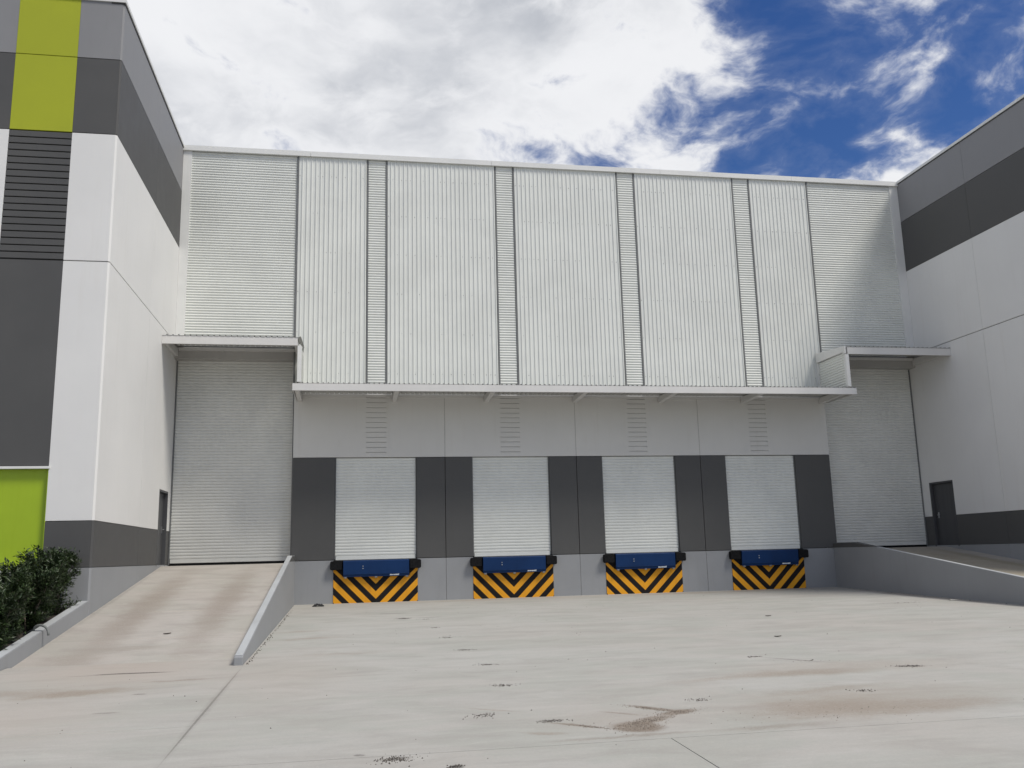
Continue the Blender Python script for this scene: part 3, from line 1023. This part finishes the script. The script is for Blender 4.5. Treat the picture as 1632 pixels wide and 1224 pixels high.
for z in (-0.20, -0.27):
    boxo('bolt', M['chrome'], lip, cx - 0.41, cx - 0.385, -0.206, -0.19, z - 0.012, z + 0.012)
boxo('deck_edge', M['rubber'], dl, cx - 1.02, cx + 1.04, -0.135, -0.017, -0.5, -0.065)
for s_ in (-1, 1):
    xa, xb = cx + s_ * 1.045, cx + s_ * 1.395
    bm = MB().prism([(xa, -0.01), (xb - s_ * 0.03, -0.03), (xb, -0.06), (xb, -0.27), (xb - s_ * 0.03, -0.30), (xa, -0.30)], 'y', -0.20, -0.03)
    b_ = obj('bumper', bm, M['rubber'], dl, 0.015)
    pl = [(xa + s_ * 0.2, -0.29), (xa - s_ * 0.06, -0.52), (xa - s_ * 0.06, -0.05), (xa + s_ * 0.3, -0.05), (xa + s_ * 0.3, -0.29)]
    obj('mounting_plate', MB().prism(pl, 'y', -0.029, -0.016), M['black_paint'], b_)
    for z in (-0.09, -0.23):
        boxo('bolt', M['rubber'], b_, xb - s_ * 0.09 - 0.015, xb - s_ * 0.09 + 0.015, -0.206, -0.19, z - 0.015, z + 0.015)


def copy_tree(o, parent=None):
    c = o.copy()
    COL.objects.link(c)
    c.parent = parent
    for ch in list(o.children):
        copy_tree(ch, c)
    return c


dl_labels = ['blue dock leveller with chevron board nearest the black rag and the low ramp wall',
             'blue dock leveller with chevron board, second along from the black rag',
             'blue dock leveller with chevron board, second along from the far ramp wall',
             'blue dock leveller with chevron board next to the far ramp wall, farthest from the hedge']
for i in range(4):
    d = dl if i == 0 else copy_tree(dl)
    d.location = (BAYC[i], 0, 0.0)
    d['label'] = dl_labels[i]

# ------------------------------------------------------------------ shrubs
SG = 'shrubs in the planter'


def shrub(x, y, zb, h, wid, seed, label, nleaf):
    rng = random.Random(seed)
    r = thing('shrub', label, 'shrub', (x, y, zb), SG)
    stems = MB()
    lv = MB()
    tips = []
    for k in range(rng.randint(5, 7)):
        a = rng.uniform(0, 6.283)
        ex, ey = x + math.cos(a) * wid * rng.uniform(.25, .62), y + math.sin(a) * wid * rng.uniform(.25, .62)
        hh = h * rng.uniform(.8, 1.06)
        pts = []
        for t in (0, .25, .5, .75, 1):
            pts.append((x + (ex - x) * t ** 0.8 + rng.uniform(-.03, .03), y + (ey - y) * t ** 0.8 + rng.uniform(-.03, .03), zb - 0.05 + hh * t))
        stems.tube(pts, [.013, .011, .009, .006, .003], 5)
        for q_ in range(13):
            t = rng.uniform(.03, 1)
            i = min(3, int(t * 4))
            f = t * 4 - i
            b0 = Vector(pts[i]).lerp(Vector(pts[i + 1]), f)
            dr = Vector((rng.uniform(-1, 1), rng.uniform(-1, 1), rng.uniform(.15, 1.1))).normalized()
            L = wid * rng.uniform(.25, .6) * (1.1 - .45 * t)
            b1 = b0 + dr * L
            stems.tube([b0, b0.lerp(b1, .5) + Vector((0, 0, .015)), b1], [.005, .004, .002], 4)
            tips.append((b0, b1))
        tips.append((Vector(pts[3]), Vector(pts[4])))
        tips.append((Vector(pts[3]), Vector(pts[4]) + Vector((0, 0, 0.06))))
    for n in range(nleaf):
        b0, b1 = tips[rng.randrange(len(tips))]
        t = rng.uniform(.1, 1.08)
        c = b0.lerp(b1, t) + Vector((rng.gauss(0, .035), rng.gauss(0, .035), rng.gauss(0, .035)))
        ax = (b1 - b0).normalized()
        d = (ax * rng.uniform(.1, .9) + Vector((rng.uniform(-1, 1), rng.uniform(-1, 1), rng.uniform(-.5, .8)))).normalized()
        L = rng.uniform(.055, .11)
        W = L * rng.uniform(.30, .44)
        sd = d.cross(Vector((rng.uniform(-.4, .4), rng.uniform(-.4, .4), 1))).normalized()
        up = sd.cross(d)
        p0, p3 = c, c + d * L - up * L * .12
        pm = c + d * L * .45 - up * W * .25
        lv.add([p0, c + d * L * .42 + sd * W * .5, p3, c + d * L * .42 - sd * W * .5, pm], [(0, 1, 4), (1, 2, 4), (2, 3, 4), (3, 0, 4)])
    obj('stem', stems, M['stem'], r)
    obj('foliage', lv, M['leaf'], r)
    return r


def sz(y):
    return -0.84 + (y + 8.0) * 0.125


front_labels = ['dark green shrub against the corner of the lime striped wing, uppermost along the planter wall',
                'dark green shrub at the planter wall, second down from the wing corner',
                'dark green shrub right behind the grey hose on the planter wall',
                'dark green shrub at the planter wall, just below the grey hose',
                'dark green shrub at the low end of the planter wall, cut by the picture edge']
ys = [-8.72, -9.55, -10.4, -11.25, -12.15]
hs_ = [1.27, 1.27, 1.22, 1.12, 1.0]
for i in range(5):
    shrub(-5.42 - 0.06 * (i % 2), ys[i], sz(ys[i]), hs_[i], 0.72, 40 + i, front_labels[i], 6400)
back_labels = ['dark green shrub in the back row, close below the lime door panel',
               'dark green shrub in the back row, between the hose and the lime door panel',
               'dark green shrub in the back row, lower down and farther from the lime door panel']
for i, (bx_, by_) in enumerate(((-6.45, -8.85), (-6.5, -9.8), (-6.6, -10.8))):
    shrub(bx_, by_, sz(by_), 1.10 - .04 * i, 0.68, 60 + i, back_labels[i], 4200)

# ------------------------------------------------------------------ small things on the ground
hose = MB()
hp = []
for t in range(13):
    a = math.pi * t / 12
    hp.append((XL - 0.16 + 0.28 * (1 - math.cos(a)) / 2, -10.9 - 0.1 * t / 12, zp(-10.9) + 0.02 + 0.09 * math.sin(a) - 0.10 * (t / 12) ** 3))
hp.insert(0, (XL - 0.35, -10.85, zp(-10.9) - 0.06))
hose.tube(hp, 0.022, 7)
tag(obj('hose', hose, M['hose'], smooth=True), 'short bent grey hose hanging over the top of the planter wall', 'hose')

rg = MB()
rng = random.Random(11)
nu, nv = 14, 9
for j in range(nv + 1):
    for i in range(nu + 1):
        u, v = i / nu * 2 - 1, j / nv * 2 - 1
        e = max(0, 1 - (u * u + v * v * 0.9))
        x = -0.41 + u * 0.17 + 0.03 * mnoise.noise(Vector((u * 2, v * 2, 3)))
        y = -0.95 + v * 0.13 + 0.03 * mnoise.noise(Vector((u * 2, v * 2, 7)))
        z = gz(y) + 0.004 + 0.085 * e ** 0.5 * (0.5 + abs(mnoise.noise(Vector((u * 2.6 + 4, v * 2.6, 1)))) * 1.3)
        rg.v.append((x, y, z))
for j in range(nv):
    for i in range(nu):
        a = j * (nu + 1) + i
        rg.f.append((a, a + 1, a + nu + 2, a + nu + 1))
tag(obj('rag', rg, M['rag'], smooth=True), 'crumpled black rag on the concrete at the foot of the dock wall', 'rag')
pp = MB()
for j in range(4):
    for i in range(5):
        x, y = 16.33 + (i - 2) * 0.055, -6.75 + (j - 1.5) * 0.05
        pp.v.append((x, y, gz(y) + 0.012 + 0.035 * abs(mnoise.noise(Vector((i * .7, j * .7, 2))))))
for j in range(3):
    for i in range(4):
        a = j * 5 + i
        pp.f.append((a, a + 1, a + 6, a + 5))
tag(obj('paper_scrap', pp, M['paper']), 'torn white paper scrap on the yard beside the far ramp wall', 'paper')
for (x, y, z, L, ang, lab) in ((-2.95, -10.17, rz(-10.17), 0.15, 0.5, 'curled dark dry leaf lying halfway up the ramp beside the hedge'),
                               (8.30, -12.88, gz(-12.88), 0.14, 0.0, 'dark dry leaf alone on the yard in front of the third small roller door'),
                               (9.97, -9.01, gz(-9.01), 0.16, 0.2, 'thin dark dry leaf on the yard nearer the docks, in front of the third leveller')):
    lf = MB()
    ca, sa = math.cos(ang), math.sin(ang)
    for i in range(7):
        t = i / 6
        w = L * 0.24 * math.sin(math.pi * min(1, t * 0.95 + 0.03)) + 0.004
        for s_ in (-1, 0, 1):
            lx, ly = (t - .5) * L, s_ * w
            lf.v.append((x + lx * ca - ly * sa, y + lx * sa + ly * ca, z + 0.005 + 0.010 * s_ * s_ + 0.012 * abs(t - .5)))
    for i in range(6):
        for k2 in range(2):
            a = i * 3 + k2
            lf.f.append((a, a + 3, a + 4, a + 1))
    tag(obj('dry_leaf', lf, M['dry_leaf']), lab, 'leaf', 'dry leaves on the concrete')


def grains(mb, cx_, cy_, rx, ry, ang, n, smin, smax, rng):
    ca, sa = math.cos(ang), math.sin(ang)
    for _ in range(n):
        u, v = rng.gauss(0, .5), rng.gauss(0, .5)
        x = cx_ + u * rx * ca - v * ry * sa
        y = cy_ + u * rx * sa + v * ry * ca
        s_ = rng.uniform(smin, smax)
        z = gz(y)
        if y < -20.28 < y + 0.0:
            pass
        a = rng.uniform(0, 6.28)
        pts = [(x + s_ * math.cos(a + k3 * 2.094), y + s_ * math.sin(a + k3 * 2.094), z - 0.002) for k3 in range(3)]
        mb.add(pts + [(x + rng.uniform(-.3, .3) * s_, y, z + s_ * rng.uniform(.5, 1.0))], [(0, 1, 3), (1, 2, 3), (2, 0, 3)])


cr = MB()
rng = random.Random(5)
for (x, y, rx, ry, n) in ((2.34, -8.66, .14, .10, 40), (2.40, -10.73, .15, .12, 55), (2.49, -12.82, .17, .10, 75), (2.59, -14.75, .17, .10, 75), (2.51, -16.76, .16, .11, 95),
                          (1.97, -18.69, .17, .12, 75), (0.91, -20.46, .18, .12, 160), (1.79, -6.1, .22, .14, 60), (2.3, -6.5, .2, .1, 30), (2.62, -19.2, .16, .07, 110),
                          (8.34, -16.86, .22, .09, 120), (4.56, -18.49, .16, .1, 60), (6.63, -18.49, .16, .08, 50), (6.72, -15.25, .14, .06, 60), (7.3, -15.9, .4, .1, 30),
                          (1.42, -20.85, .08, .05, 60), (14.8, -6.9, .5, .1, 40)):
    grains(cr, x, y, rx, ry, rng.uniform(-.4, .4), n, .005, .014, rng)
for _ in range(150):
    y = -rng.uniform(1.5, 23)
    grains(cr, rng.uniform(-1, 16), y, .01, .01, 0, 1, .006, .016, rng)
for _ in range(25):
    grains(cr, rng.uniform(-4.5, -1.3), -rng.uniform(14, 20), .01, .01, 0, 1, .006, .014, rng)
# grit collected along the foot of the ramp wall and the dock wall
for _ in range(220):
    grains(cr, -1.12 + abs(rng.gauss(0, .03)), -rng.uniform(2, 13.5), .01, .02, 0, 1, .006, .02, rng)
for _ in range(150):
    grains(cr, 16.74 - abs(rng.gauss(0, .05)), -rng.uniform(.5, 13), .02, .02, 0, 1, .006, .016, rng)
obj('dirt_crumbs', cr, M['crumb'], kind='stuff')
sd = MB()
for (x, y, rx, ry, an, n) in ((4.05, -19.12, .30, .10, .3, 200), (3.85, -18.85, .42, .07, -.85, 260), (3.42, -19.7, .32, .22, .6, 300), (3.62, -19.45, .36, .1, .5, 350),
                              (2.95, -19.6, .3, .05, -.7, 200), (5.6, -19.6, 1.2, .4, 0, 90)):
    grains(sd, x, y, rx, ry, an, n, .004, .010, rng)
obj('sand', sd, M['sand'], kind='stuff')
